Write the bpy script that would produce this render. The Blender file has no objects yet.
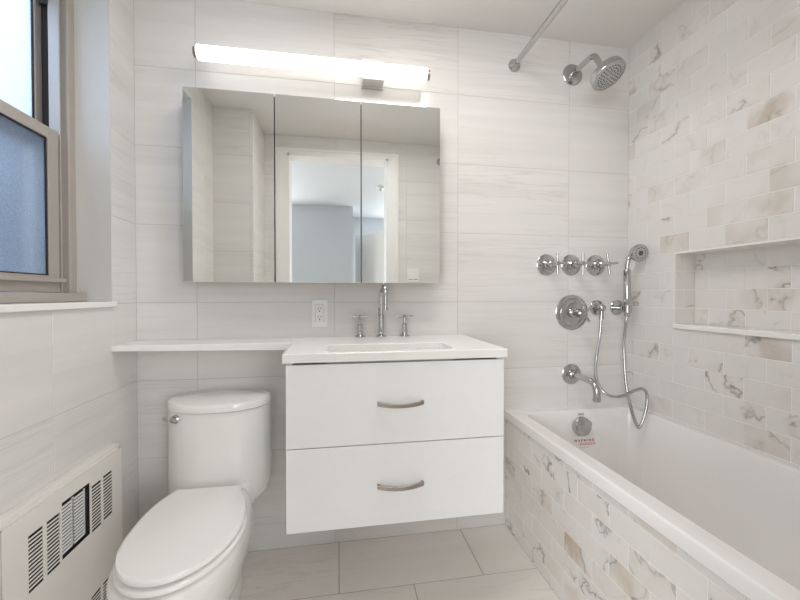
import bpy, bmesh, math, random
from mathutils import Vector, Matrix
random.seed(11)
S = bpy.context.scene
COL = S.collection
PI = math.pi

# ------------------------------------------------------------------ camera, world, lights, exposure
cam_d = bpy.data.cameras.new('camera')
cam_d.sensor_width = 36.0
cam_d.lens = 371.07 / 800 * 36.0
cam_d.clip_start = 0.02
cam = bpy.data.objects.new('camera', cam_d)
COL.objects.link(cam)
cam.location = (0, 0, 1.1285)
cam.rotation_euler = (math.radians(90 - 0.795), 0, math.radians(-9.418))
S.camera = cam

S.view_settings.view_transform = 'Standard'
S.view_settings.look = 'None'
S.view_settings.gamma = 1.0
S.view_settings.use_curve_mapping = False
S.view_settings.exposure = 0.19
S.cycles.max_bounces = 16
S.cycles.diffuse_bounces = 12
S.cycles.glossy_bounces = 8
S.cycles.transmission_bounces = 8

W = bpy.data.worlds.new('sky'); S.world = W
W.use_nodes = True
_b = W.node_tree.nodes['Background']
_b.inputs['Color'].default_value = (0.62, 0.78, 1.0, 1)
_b.inputs['Strength'].default_value = 1.6


def area_light(name, loc, rot, sx, sy, power, color=(1, 1, 1)):
    d = bpy.data.lights.new(name, 'AREA')
    d.shape = 'RECTANGLE'; d.size = sx; d.size_y = sy
    d.energy = power; d.color = color
    o = bpy.data.objects.new(name, d); COL.objects.link(o)
    o.location = loc; o.rotation_euler = rot
    return o


# two added fill lamps, unseen in the next room, shining through the open doorway
area_light('bedroom_fill', (-1.48, -2.23, 1.45), (math.radians(90), 0, math.radians(-22)), 1.2, 1.6, 52, (1.0, 0.985, 0.965))
area_light('bedroom_fill', (1.55, -2.97, 1.45), (math.radians(90), 0, math.radians(20)), 1.25, 1.6, 50, (1.0, 0.985, 0.965))
# added fill lamp, unseen, under the middle of the bathroom ceiling
area_light('ceiling_fill', (0.28, 0.95, 2.375), (0, 0, 0), 0.6, 0.4, 9, (1.0, 0.965, 0.935))
# sky light falling on the frosted bathroom window
area_light('window_daylight', (-1.75, 1.2, 2.1), (0, math.radians(-62), 0), 1.6, 1.4, 26, (0.80, 0.90, 1.0))
BAR_STRENGTH = 1.5


# ------------------------------------------------------------------ materials
def new_mat(name):
    m = bpy.data.materials.new(name); m.use_nodes = True
    nt = m.node_tree
    return m, nt, nt.nodes['Principled BSDF']


def N(nt, t, **kw):
    n = nt.nodes.new(t)
    for k, v in kw.items():
        setattr(n, k, v)
    return n


def plain(name, col, rough=0.5, metal=0.0, bump=0.0, bscale=40, var=0.02, spec=0.5):
    m, nt, p = new_mat(name)
    tc = N(nt, 'ShaderNodeTexCoord')
    no = N(nt, 'ShaderNodeTexNoise'); no.inputs['Scale'].default_value = bscale; no.inputs['Detail'].default_value = 4
    nt.links.new(tc.outputs['Object'], no.inputs['Vector'])
    mx = N(nt, 'ShaderNodeMix', data_type='RGBA')
    mx.inputs[6].default_value = (*[c * (1 - var) for c in col], 1)
    mx.inputs[7].default_value = (*[min(1, c * (1 + var)) for c in col], 1)
    nt.links.new(no.outputs['Fac'], mx.inputs[0])
    nt.links.new(mx.outputs[2], p.inputs['Base Color'])
    p.inputs['Roughness'].default_value = rough
    p.inputs['Metallic'].default_value = metal
    p.inputs['Specular IOR Level'].default_value = spec
    if bump:
        b = N(nt, 'ShaderNodeBump'); b.inputs['Strength'].default_value = bump; b.inputs['Distance'].default_value = 0.002
        nt.links.new(no.outputs['Fac'], b.inputs['Height'])
        nt.links.new(b.outputs['Normal'], p.inputs['Normal'])
    return m


def math_n(nt, op, a, b=None, clamp=False):
    n = N(nt, 'ShaderNodeMath', operation=op); n.use_clamp = clamp
    for i, v in enumerate((a, b)):
        if v is None: continue
        if isinstance(v, (int, float)): n.inputs[i].default_value = v
        else: nt.links.new(v, n.inputs[i])
    return n.outputs[0]


def attr(nt, name):
    return N(nt, 'ShaderNodeAttribute', attribute_name=name).outputs['Fac']


def tile_vec(nt, scale):
    """object position, shifted by each tile's own random offset, then stretched"""
    tc = N(nt, 'ShaderNodeTexCoord')
    cx = N(nt, 'ShaderNodeCombineXYZ')
    nt.links.new(math_n(nt, 'MULTIPLY', attr(nt, 'tile_a'), 37.0), cx.inputs[0])
    nt.links.new(math_n(nt, 'MULTIPLY', attr(nt, 'tile_b'), 53.0), cx.inputs[1])
    nt.links.new(math_n(nt, 'MULTIPLY', attr(nt, 'tile_a'), 71.0), cx.inputs[2])
    ad = N(nt, 'ShaderNodeVectorMath', operation='ADD')
    nt.links.new(tc.outputs['Object'], ad.inputs[0]); nt.links.new(cx.outputs[0], ad.inputs[1])
    mu = N(nt, 'ShaderNodeVectorMath', operation='MULTIPLY')
    nt.links.new(ad.outputs[0], mu.inputs[0]); mu.inputs[1].default_value = scale
    return mu.outputs[0], ad.outputs[0]


def noise(nt, vec, scale, detail=4, dist=0.0, rough=0.5):
    n = N(nt, 'ShaderNodeTexNoise')
    n.inputs['Scale'].default_value = scale; n.inputs['Detail'].default_value = detail
    n.inputs['Distortion'].default_value = dist; n.inputs['Roughness'].default_value = rough
    nt.links.new(vec, n.inputs['Vector'])
    return n.outputs['Fac']


def mix(nt, fac, a, b):
    m = N(nt, 'ShaderNodeMix', data_type='RGBA')
    for i, v in ((0, fac), (6, a), (7, b)):
        if isinstance(v, tuple): m.inputs[i].default_value = (*v, 1)
        elif isinstance(v, (int, float)): m.inputs[i].default_value = v
        else: nt.links.new(v, m.inputs[i])
    return m.outputs[2]


def ridge(nt, n, width):
    """1 on the line where the noise crosses one half, 0 beyond width"""
    d = math_n(nt, 'ABSOLUTE', math_n(nt, 'SUBTRACT', n, 0.5))
    return math_n(nt, 'SUBTRACT', 1.0, math_n(nt, 'DIVIDE', d, width), clamp=True)


def streak_marble(name, scale, light, dark, vein, rough=0.25, amt=1.0):
    m, nt, p = new_mat(name)
    v, raw = tile_vec(nt, scale)
    n1 = noise(nt, v, 1.6, 5, 0.4, 0.6)
    n2 = noise(nt, v, 3.0, 4, 0.6, 0.55)
    big = noise(nt, raw, 1.3, 2)
    c = mix(nt, math_n(nt, 'MULTIPLY', math_n(nt, 'SUBTRACT', n1, 0.30), 1.6, clamp=True), dark, light)
    mask = math_n(nt, 'MULTIPLY', math_n(nt, 'SUBTRACT', big, 0.42), 3.0, clamp=True)
    r = math_n(nt, 'MULTIPLY', math_n(nt, 'MULTIPLY', ridge(nt, n2, 0.03), mask), 0.62 * amt)
    c = mix(nt, r, c, vein)
    # tone differs a little from tile to tile
    tone = math_n(nt, 'MULTIPLY', attr(nt, 'tile_b'), 0.10)
    c = mix(nt, tone, c, dark)
    nt.links.new(c, p.inputs['Base Color'])
    p.inputs['Roughness'].default_value = rough
    return m


def vein_marble(name, light, warm, vein, tan, halo, thin=1.0, rough=0.22):
    m, nt, p = new_mat(name)
    v, raw = tile_vec(nt, (1, 1, 1))
    vs = attr(nt, 'vein'); ts = attr(nt, 'tan')
    soft = noise(nt, raw, 14, 3)
    c = mix(nt, math_n(nt, 'MULTIPLY', soft, 0.75), light, warm)
    c = mix(nt, math_n(nt, 'MULTIPLY', attr(nt, 'tile_b'), 0.22), c, warm)
    # tan clouds
    cl = noise(nt, raw, 7, 4, 0.5)
    cf = math_n(nt, 'MULTIPLY', math_n(nt, 'SUBTRACT', cl, 0.40), 3.2, clamp=True)
    c = mix(nt, math_n(nt, 'MULTIPLY', cf, ts), c, tan)
    # grey brown veins, broad soft ones with a thin dark core
    vv = noise(nt, raw, 4.5, 4, 0.25, 0.5)
    m2 = noise(nt, raw, 7.0, 2)
    mk = math_n(nt, 'MULTIPLY', math_n(nt, 'SUBTRACT', m2, 0.40), 6.0, clamp=True)
    w = math_n(nt, 'MULTIPLY', math_n(nt, 'MULTIPLY', ridge(nt, vv, 0.05 * thin), mk), vs)
    c = mix(nt, math_n(nt, 'MULTIPLY', w, 0.6), c, halo)
    w2 = math_n(nt, 'MULTIPLY', math_n(nt, 'MULTIPLY', ridge(nt, vv, 0.018 * thin), mk), vs)
    c = mix(nt, math_n(nt, 'MULTIPLY', w2, 0.9), c, vein)
    nt.links.new(c, p.inputs['Base Color'])
    p.inputs['Roughness'].default_value = rough
    return m


M = {}
M['tile_wall'] = streak_marble('large marble wall tile', (0.38, 0.38, 9.0), (0.845, 0.832, 0.812), (0.715, 0.70, 0.68), (0.56, 0.535, 0.51), 0.16)
M['tile_floor'] = streak_marble('marble floor tile', (0.7, 5.0, 1.0), (0.87, 0.84, 0.80), (0.78, 0.745, 0.705), (0.55, 0.52, 0.48), 0.25, 0.6)
M['tile_brick'] = vein_marble('veined marble brick tile', (0.80, 0.79, 0.77), (0.745, 0.72, 0.69), (0.30, 0.275, 0.25), (0.50, 0.42, 0.33), (0.52, 0.47, 0.41), 0.8)
M['tile_apron'] = vein_marble('veined marble apron tile', (0.82, 0.81, 0.79), (0.76, 0.73, 0.69), (0.28, 0.28, 0.28), (0.50, 0.39, 0.27), (0.55, 0.54, 0.53), 0.7)
M['grout'] = plain('pale grout', (0.58, 0.56, 0.53), 0.8)
M['grout_white'] = plain('white grout', (0.84, 0.83, 0.80), 0.8)
M['grout_dark'] = plain('grey floor grout', (0.33, 0.31, 0.29), 0.9)
M['paint_ceiling'] = plain('ceiling paint', (0.80, 0.785, 0.76), 0.7)
M['paint_white'] = plain('white wall paint', (0.80, 0.80, 0.79), 0.6)
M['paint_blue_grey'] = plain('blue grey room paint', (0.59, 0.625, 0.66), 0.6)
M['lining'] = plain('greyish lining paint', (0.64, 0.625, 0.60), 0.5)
M['trim'] = plain('satin trim paint', (0.84, 0.835, 0.82), 0.35)
M['lacquer'] = plain('white lacquer', (0.88, 0.885, 0.885), 0.28)
M['quartz'] = plain('white quartz', (0.90, 0.89, 0.87), 0.15, var=0.03, bscale=8)
M['porcelain'] = plain('white porcelain', (0.84, 0.84, 0.81), 0.08, var=0.005)
M['seat_plastic'] = plain('white seat plastic', (0.88, 0.87, 0.85), 0.18, var=0.005)
M['acrylic'] = plain('white tub acrylic', (0.85, 0.835, 0.82), 0.12, var=0.005)
M['heater_paint'] = plain('cream heater enamel', (0.82, 0.795, 0.755), 0.4)
M['dark_void'] = plain('dark heater inside', (0.025, 0.022, 0.02), 0.9)
M['nickel'] = plain('brushed nickel', (0.40, 0.36, 0.32), 0.35, 1.0)
M['satin'] = plain('satin chrome', (0.72, 0.71, 0.69), 0.35, 0.8)
M['alu'] = plain('taupe anodised aluminium', (0.50, 0.46, 0.42), 0.45, 0.35)
M['alu_light'] = plain('pale aluminium track', (0.60, 0.61, 0.63), 0.4, 0.3)
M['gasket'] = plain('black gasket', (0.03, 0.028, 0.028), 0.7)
M['plastic'] = plain('white device plastic', (0.86, 0.86, 0.85), 0.35)
M['slot'] = plain('dark slot', (0.05, 0.05, 0.05), 0.7)
M['red_ink'] = plain('red ink', (0.50, 0.10, 0.09), 0.6)
M['pale_red_ink'] = plain('pale red ink', (0.66, 0.33, 0.31), 0.6)
M['grey_ink'] = plain('grey ink', (0.25, 0.25, 0.25), 0.6)
M['paper'] = plain('white label', (0.86, 0.85, 0.84), 0.5)
M['facade'] = plain('grey brick facade', (0.30, 0.33, 0.38), 0.9, bscale=6, var=0.2)
M['rubber_face'] = plain('grey spray face', (0.47, 0.465, 0.455), 0.4)
M['nozzle'] = plain('dark rubber nozzles', (0.09, 0.088, 0.085), 0.6)
M['wood_floor'] = plain('oak floor', (0.42, 0.32, 0.22), 0.4, var=0.1, bscale=5)


def chrome_mat():
    m, nt, p = new_mat('polished chrome')
    p.inputs['Base Color'].default_value = (0.52, 0.52, 0.515, 1)
    p.inputs['Metallic'].default_value = 1.0
    p.inputs['Roughness'].default_value = 0.10
    return m


M['chrome'] = chrome_mat()
m, nt, p = new_mat('mirror glass')
p.inputs['Base Color'].default_value = (0.92, 0.93, 0.905, 1); p.inputs['Metallic'].default_value = 1.0
p.inputs['Roughness'].default_value = 0.012
M['mirror'] = m
m, nt, p = new_mat('lit opal diffuser')
p.inputs['Base Color'].default_value = (0.95, 0.95, 0.93, 1)
p.inputs['Emission Color'].default_value = (1.0, 0.955, 0.90, 1)
p.inputs['Emission Strength'].default_value = BAR_STRENGTH
M['lit'] = m


def frosted(name, col):
    m, nt, p = new_mat(name)
    nt.nodes.remove(p)
    out = nt.nodes['Material Output']
    tc = N(nt, 'ShaderNodeTexCoord')
    vo = N(nt, 'ShaderNodeTexNoise'); vo.inputs['Scale'].default_value = 120; vo.inputs['Detail'].default_value = 3
    nt.links.new(tc.outputs['Object'], vo.inputs['Vector'])
    bp = N(nt, 'ShaderNodeBump'); bp.inputs['Strength'].default_value = 1.0; bp.inputs['Distance'].default_value = 0.003
    nt.links.new(vo.outputs['Fac'], bp.inputs['Height'])
    sp = N(nt, 'ShaderNodeTexNoise'); sp.inputs['Scale'].default_value = 210; sp.inputs['Detail'].default_value = 2
    nt.links.new(tc.outputs['Object'], sp.inputs['Vector'])
    sparkle_tint = mix(nt, math_n(nt, 'MULTIPLY', math_n(nt, 'SUBTRACT', sp.outputs['Fac'], 0.35), 3.0, clamp=True), tuple(c * 0.62 for c in col), col)  # frosted texture and its light sparkle, put into the colour as fine speckle
    tr = N(nt, 'ShaderNodeBsdfTranslucent'); nt.links.new(sparkle_tint, tr.inputs['Color'])
    rf = N(nt, 'ShaderNodeBsdfRefraction'); rf.inputs['Roughness'].default_value = 0.4; rf.inputs['IOR'].default_value = 1.1
    rf.inputs['Color'].default_value = (*col, 1)
    gl = N(nt, 'ShaderNodeBsdfGlossy'); gl.inputs['Roughness'].default_value = 0.3
    for s in (tr, rf, gl):
        nt.links.new(bp.outputs['Normal'], s.inputs['Normal'])
    m1 = N(nt, 'ShaderNodeMixShader'); m1.inputs[0].default_value = 0.55
    nt.links.new(tr.outputs[0], m1.inputs[1]); nt.links.new(rf.outputs[0], m1.inputs[2])
    m2 = N(nt, 'ShaderNodeMixShader'); m2.inputs[0].default_value = 0.06
    nt.links.new(m1.outputs[0], m2.inputs[1]); nt.links.new(gl.outputs[0], m2.inputs[2])
    nt.links.new(m2.outputs[0], out.inputs['Surface'])
    return m


M['frosted'] = frosted('frosted window glass', (0.86, 0.92, 1.0))


def screen_mat():
    m, nt, p = new_mat('pane dimming mesh')  # half-transparent dark sheet, added to dim the lower pane
    out = nt.nodes['Material Output']
    p.inputs['Base Color'].default_value = (0.08, 0.09, 0.10, 1); p.inputs['Roughness'].default_value = 0.8
    t = N(nt, 'ShaderNodeBsdfTransparent')
    mx = N(nt, 'ShaderNodeMixShader'); mx.inputs[0].default_value = 0.42
    nt.links.new(t.outputs[0], mx.inputs[1]); nt.links.new(p.outputs[0], mx.inputs[2])
    nt.links.new(mx.outputs[0], out.inputs['Surface'])
    return m


M['screen'] = screen_mat()


# ------------------------------------------------------------------ geometry helpers
def link(name, bm, mat, parent=None, smooth=False, bevel=0.0, seg=2, angle=35):
    me = bpy.data.meshes.new(name)
    bmesh.ops.recalc_face_normals(bm, faces=bm.faces[:])
    o = bpy.data.objects.new(name, me)
    COL.objects.link(o)
    if parent is not None:
        base = Vector((0, 0, 0)); q = parent
        while q is not None:
            base += Vector(q.location); q = q.parent
        bmesh.ops.translate(bm, verts=bm.verts[:], vec=-base)
        o.parent = parent
    bm.to_mesh(me); bm.free()
    mats = mat if isinstance(mat, (list, tuple)) else [mat]
    for q in mats:
        me.materials.append(M[q])
    if smooth:
        me.polygons.foreach_set('use_smooth', [True] * len(me.polygons))
        me.set_sharp_from_angle(angle=math.radians(angle))
    if bevel:
        b = o.modifiers.new('bevel', 'BEVEL'); b.width = bevel; b.segments = seg; b.limit_method = 'ANGLE'
        b.angle_limit = math.radians(40)
        b.harden_normals = False
    return o


def tag(o, label, cat, group=None, kind=None):
    o['label'] = label
    o['category'] = cat
    if group: o['group'] = group
    if kind: o['kind'] = kind
    return o


def thing(name, label, cat, loc, group=None, kind=None):
    o = bpy.data.objects.new(name, None)
    o.empty_display_size = 0.05
    COL.objects.link(o); o.location = loc
    return tag(o, label, cat, group, kind)


def struct(name, bm, mat, label, cat, **kw):
    return tag(link(name, bm, mat, **kw), label, cat, kind='structure')


def B(): return bmesh.new()


def box(bm, x0, x1, y0, y1, z0, z1, mat=0):
    v = [bm.verts.new((x, y, z)) for x in (x0, x1) for y in (y0, y1) for z in (z0, z1)]
    for f in ((0, 1, 3, 2), (4, 6, 7, 5), (0, 4, 5, 1), (2, 3, 7, 6), (0, 2, 6, 4), (1, 5, 7, 3)):
        bm.faces.new([v[i] for i in f]).material_index = mat
    return bm


def frame_of(d):
    d = Vector(d).normalized()
    a = Vector((0, 0, 1)) if abs(d.z) < 0.9 else Vector((1, 0, 0))
    u = d.cross(a).normalized(); v = d.cross(u).normalized()
    return d, u, v


def loft(bm, rings, cap0=True, cap1=True, closed=True):
    vs = [[bm.verts.new(p) for p in r] for r in rings]
    n = len(vs[0])
    for a, b in zip(vs, vs[1:]):
        for i in range(n if closed else n - 1):
            j = (i + 1) % n
            bm.faces.new((a[i], a[j], b[j], b[i]))
    if cap0: bm.faces.new(vs[0][::-1])
    if cap1: bm.faces.new(vs[-1])
    return vs


def lathe(bm, origin, axis, prof, seg=32, cap0=True, cap1=True):
    """prof: (distance along axis, radius)"""
    d, u, v = frame_of(axis); o = Vector(origin)
    rings = []
    for h, r in prof:
        r = max(r, 1e-4)
        rings.append([o + d * h + (u * math.cos(2 * PI * k / seg) + v * math.sin(2 * PI * k / seg)) * r for k in range(seg)])
    return loft(bm, rings, cap0, cap1)


def cyl(bm, p0, p1, r, seg=20, r1=None):
    p0 = Vector(p0); p1 = Vector(p1)
    return lathe(bm, p0, p1 - p0, [(0, r), ((p1 - p0).length, r if r1 is None else r1)], seg)


def smooth_path(pts, sub=8):
    pts = [Vector(p) for p in pts]
    out = []
    for i in range(len(pts) - 1):
        p0 = pts[max(i - 1, 0)]; p1 = pts[i]; p2 = pts[i + 1]; p3 = pts[min(i + 2, len(pts) - 1)]
        for k in range(sub):
            t = k / sub
            out.append(0.5 * ((2 * p1) + (p2 - p0) * t + (2 * p0 - 5 * p1 + 4 * p2 - p3) * t * t + (3 * p1 - p0 - 3 * p2 + p3) * t ** 3))
    out.append(pts[-1])
    return out


def tube(bm, pts, r, seg=14, radii=None):
    pts = [Vector(p) for p in pts]
    rings = []
    t0 = (pts[1] - pts[0]).normalized()
    _, u, _ = frame_of(t0)
    for i, p in enumerate(pts):
        a = pts[max(i - 1, 0)]; b = pts[min(i + 1, len(pts) - 1)]
        t = (b - a).normalized()
        u = (u - t * u.dot(t)).normalized(); v = t.cross(u)
        rr = radii[i] if radii else r
        rings.append([p + (u * math.cos(2 * PI * k / seg) + v * math.sin(2 * PI * k / seg)) * rr for k in range(seg)])
    return loft(bm, rings)


def arc(c, a, b, r, t0, t1, n=10):
    """points on a circle spanned by unit vectors a, b"""
    c, a, b = Vector(c), Vector(a), Vector(b)
    return [c + a * r * math.cos(t0 + (t1 - t0) * k / n) + b * r * math.sin(t0 + (t1 - t0) * k / n) for k in range(n + 1)]


def sphere(bm, c, r, seg=16, sz=1.0):
    prof = [(-r * math.cos(PI * k / 10) * sz, r * math.sin(PI * k / 10)) for k in range(11)]
    return lathe(bm, c, (0, 0, 1), prof, seg)


# --- tiles laid as low relief on a grout bed
def cut(rect, hole):
    a0, a1, b0, b1 = rect; h0, h1, k0, k1 = hole
    if a1 <= h0 or a0 >= h1 or b1 <= k0 or b0 >= k1: return [rect]
    out = []
    if a0 < h0: out.append((a0, h0, b0, b1)); a0 = h0
    if a1 > h1: out.append((h1, a1, b0, b1)); a1 = h1
    if b0 < k0: out.append((a0, a1, b0, k0)); b0 = k0
    if b1 > k1: out.append((a0, a1, k1, b1))
    return out


def tiles(bm, region, holes, w, h, a_ref, b_ref, stagger, to3, gap, thick, style, accents=None, seed=0):
    la = bm.faces.layers.float.get('tile_a') or bm.faces.layers.float.new('tile_a')
    lb = bm.faces.layers.float.get('tile_b') or bm.faces.layers.float.new('tile_b')
    lv = bm.faces.layers.float.get('vein') or bm.faces.layers.float.new('vein')
    lt = bm.faces.layers.float.get('tan') or bm.faces.layers.float.new('tan')
    A0, A1, B0, B1 = region
    r0 = math.floor((B0 - b_ref) / h + 1e-6); r1 = math.ceil((B1 - b_ref) / h - 1e-6)
    for r in range(r0, r1):
        off = a_ref + (w * stagger if r % 2 else 0)
        c0 = math.floor((A0 - off) / w + 1e-6); c1 = math.ceil((A1 - off) / w - 1e-6)
        for c in range(c0, c1):
            rn = random.Random(seed * 7919 + r * 131 + c * 17)
            ra, rb = rn.random(), rn.random()
            ve, ta = style(rn)
            t = (off + c * w, off + (c + 1) * w, b_ref + r * h, b_ref + (r + 1) * h)
            for (pa, pb, sv, st) in accents or ():
                if t[0] <= pa < t[1] and t[2] <= pb < t[3]:
                    ve, ta = sv, st
            g = gap / 2
            t = (max(t[0] + g, A0), min(t[1] - g, A1), max(t[2] + g, B0), min(t[3] - g, B1))
            if t[1] - t[0] < 0.003 or t[3] - t[2] < 0.003: continue
            parts = [t]
            for hh in holes:
                parts = [q for p_ in parts for q in cut(p_, hh)]
            for a0, a1, b0, b1 in parts:
                if a1 - a0 < 0.003 or b1 - b0 < 0.003: continue
                q = [(a0, b0), (a1, b0), (a1, b1), (a0, b1)]
                s = 0.0007
                lo = [bm.verts.new(to3(a, b, 0)) for a, b in q]
                qi = [(a0 + s, b0 + s), (a1 - s, b0 + s), (a1 - s, b1 - s), (a0 + s, b1 - s)]
                hi = [bm.verts.new(to3(a, b, thick)) for a, b in qi]
                fs = [bm.faces.new(hi)] + [bm.faces.new((lo[i], lo[(i + 1) % 4], hi[(i + 1) % 4], hi[i])) for i in range(4)]
                for f in fs:
                    f.material_index = 1
                    f[la] = ra; f[lb] = rb; f[lv] = ve; f[lt] = ta


def quiet(rn): return (0.0, 0.0)


# ------------------------------------------------------------------ the room: x left-right, y towards the vanity wall, z up
XL, XR, YB, YF, ZC = -0.828, 1.473, 1.70, 0.11, 2.39
TW, TH = 0.5772, 0.3268            # large wall tile
ZT = 0.1152
G = 0.0022

# floor
bm = B(); box(bm, XL - 0.2, XR + 0.2, YF - 0.14, YB + 0.1, -0.1, -0.001)
tiles(bm, (XL, 0.806, YF - 0.14, YB), [], 0.5755, 0.3, 0.0, 1.405, 0.5, lambda a, b, t: (a, b, t - 0.001), 0.003, 0.001, quiet, seed=1)
struct('floor', bm, ['grout_dark', 'tile_floor'], 'large pale marble floor tiles with thin grey joints', 'floor')

# back wall
bm = B(); box(bm, XL - 0.2, XR + 0.2, YB + 0.001, YB + 0.12, 0, ZC)
tiles(bm, (XL, XR, 0, ZC), [], TW, TH, -0.594, ZT, 0, lambda a, b, t: (a, YB + 0.001 - t, b), G, 0.001, quiet, seed=2)
struct('wall_back', bm, ['grout', 'tile_wall'], 'white streaked marble tile wall behind the vanity and shower fittings', 'wall')

# left wall with the window opening
WY0, WY1, WZ0, WZ1 = 0.86, 1.532, 1.085, 2.25
bm = B()
x0, x1 = XL - 0.30, XL - 0.001
box(bm, x0, x1, YF - 0.14, WY0, 0, ZC); box(bm, x0, x1, WY1, YB + 0.12, 0, ZC)
box(bm, x0, x1, WY0, WY1, 0, WZ0); box(bm, x0, x1, WY0, WY1, WZ1, ZC)
tiles(bm, (YF, YB, 0, ZC), [(WY0, WY1, WZ0, WZ1)], TW, TH, 1.239, ZT, 0, lambda a, b, t: (XL - 0.001 + t, a, b), G, 0.001, quiet, seed=3)
struct('wall_left', bm, ['grout', 'tile_wall'], 'white streaked marble tile wall with the window and the heater', 'wall')
# painted lining of the window opening
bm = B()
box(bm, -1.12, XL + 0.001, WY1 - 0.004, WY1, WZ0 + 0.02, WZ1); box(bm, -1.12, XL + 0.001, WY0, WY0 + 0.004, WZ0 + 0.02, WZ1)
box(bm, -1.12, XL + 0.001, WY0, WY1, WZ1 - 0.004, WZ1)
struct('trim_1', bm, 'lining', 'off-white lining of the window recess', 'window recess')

# tiled pier at the front end of the left wall
bm = B(); PX, PY = -0.572, 0.495
box(bm, XL, PX, YF, PY, 0, ZC)
tiles(bm, (XL, PX, 0, ZC), [], TW, TH, -0.594, ZT, 0, lambda a, b, t: (a, PY + t, b), G, 0.001, quiet, seed=4)
tiles(bm, (YF, PY, 0, ZC), [], TW, TH, 1.239, ZT, 0, lambda a, b, t: (PX + t, a, b), G, 0.001, quiet, seed=5)
struct('wall_left_pier', bm, ['grout', 'tile_wall'], 'tiled pier beside the doorway, seen only in the mirror', 'wall')

# front wall with the doorway
DX0, DX1, DZ = -0.395, 0.405, 2.245
bm = B()
for a, b_, c, d in ((XL - 0.2, DX0, 0, ZC), (DX1, XR + 0.2, 0, ZC), (DX0, DX1, DZ, ZC)):
    box(bm, a, b_, YF - 0.14, YF, c, d)
tiles(bm, (PX, XR, 0, ZC), [(DX0, DX1, 0, DZ)], TW, TH, -0.594, ZT, 0, lambda a, b, t: (a, YF + t, b), G, 0.001, quiet, seed=6)
struct('wall_front', bm, ['grout', 'tile_wall'], 'tiled wall around the open doorway, seen in the mirror', 'wall')
bm = B()
for sx, e in ((DX0, -1), (DX1, 1)):
    a, b_ = sorted((sx, sx + e * 0.085)); box(bm, a, b_, YF, YF + 0.018, 0, DZ + 0.040)
    a, b_ = sorted((sx + e * 0.06, sx + e * 0.085)); box(bm, a, b_, YF + 0.018, YF + 0.026, 0, DZ + 0.040)
    a, b_ = sorted((sx, sx - e * 0.015)); box(bm, a, b_, YF - 0.14, YF + 0.018, 0, DZ)
    a, b_ = sorted((sx, sx + e * 0.085)); box(bm, a, b_, YF - 0.158, YF - 0.14, 0, DZ + 0.040)
box(bm, DX0, DX1, YF, YF + 0.018, DZ, DZ + 0.040); box(bm, DX0 - 0.06, DX1 + 0.06, YF + 0.018, YF + 0.026, DZ + 0.022, DZ + 0.040)
box(bm, DX0, DX1, YF - 0.14, YF + 0.018, DZ - 0.015, DZ)
box(bm, DX0, DX1, YF - 0.158, YF - 0.14, DZ, DZ + 0.040)
struct('door_1', bm, 'trim', 'white frame and casing of the open doorway, seen in the mirror', 'door frame')

# right wall with the niche
BW, BH, BZ = 0.1472, 0.0825, 0.9045
NY0, NY1, NZ0, NZ1, NX = 0.74, 1.424, 1.000, 1.317, 1.573


def wall_style(rn):
    k = rn.random()
    if k < 0.16: return (0.8, 0.1)
    if k < 0.27: return (0.25, 0.32)
    return (0.16 * rn.random(), 0.10 * rn.random())


ACC = [(1.059, 1.764, .7, 1.0), (1.514, 2.148, 1, .1), (1.074, .955, 1, .8), (1.66, 2.204, 1, .8), (1.175, .787, 1, 0),
       (1.478, 1.356, .3, .6), (1.004, 1.491, .3, .6), (1.35, .873, .7, .2), (1.43, 1.593, .2, .3), (1.006, 1.64, .4, .6),
       (1.573, .823, .9, .3), (1.598, 2.052, .8, .2), (1.032, 1.449, .1, .6), (1.368, 1.64, .4, .4), (.994, .648, .8, .4)]
ACN = [(1.34, 1.27, .9, 0.1), (1.2, 1.19, 1.0, 0.1), (1.05, 1.19, .7, .1), (1.18, 1.04, 1, 0), (1.05, 1.1, .8, .4), (1.25, 1.11, .7, .3)]
bm = B()
x0, x1 = XR + 0.001, XR + 0.22
for a, b_, c, d in ((YF - 0.14, NY0, 0, ZC), (NY1, YB + 0.12, 0, ZC), (NY0, NY1, 0, NZ0 - 0.02), (NY0, NY1, NZ1, ZC)):
    box(bm, x0, x1, a, b_, c, d)
box(bm, NX + 0.001, x1, NY0, NY1, NZ0 - 0.02, NZ1)
tiles(bm, (YF, YB, 0.45, ZC), [(NY0, NY1, NZ0 - 0.02, NZ1)], BW, BH, 1.139, BZ, 0.5, lambda a, b, t: (XR + 0.001 - t, a, b), 0.003, 0.001, wall_style, ACC, seed=7)
tiles(bm, (NY0, NY1, NZ0, NZ1), [], BW, BH, 1.139, BZ, 0.5, lambda a, b, t: (NX + 0.001 - t, a, b), 0.003, 0.001, wall_style, ACN, seed=8)
tiles(bm, (XR, NX, NZ0, NZ1), [], BW, BH, XR - 0.1, BZ, 0.5, lambda a, b, t: (a, NY1 + 0.0005 - t, b), 0.003, 0.001, wall_style, seed=9)
tiles(bm, (XR, NX, NZ0, NZ1), [], BW, BH, XR - 0.1, BZ, 0.5, lambda a, b, t: (a, NY0 - 0.0005 + t, b), 0.003, 0.001, wall_style, seed=10)
struct('wall_right', bm, ['grout_white', 'tile_brick'], 'wall of small veined marble brick tiles over the bathtub', 'wall')
bm = B(); box(bm, XR - 0.010, NX, NY0 - 0.002, NY1 + 0.004, NZ0 - 0.019, NZ0)
struct('trim_2', bm, 'quartz', 'white stone sill along the bottom of the wall niche', 'niche sill', bevel=0.002)
bm = B(); box(bm, XR - 0.003, NX, NY0, NY1 + 0.001, NZ1 - 0.008, NZ1 - 0.001)
struct('trim_3', bm, 'quartz', 'white stone head along the top of the wall niche', 'niche head', bevel=0.001)

bm = B(); box(bm, XL - 0.3, XR + 0.22, YF - 0.14, YB + 0.12, ZC, ZC + 0.1)
struct('ceiling', bm, 'paint_ceiling', 'plain off-white bathroom ceiling', 'ceiling')

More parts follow.
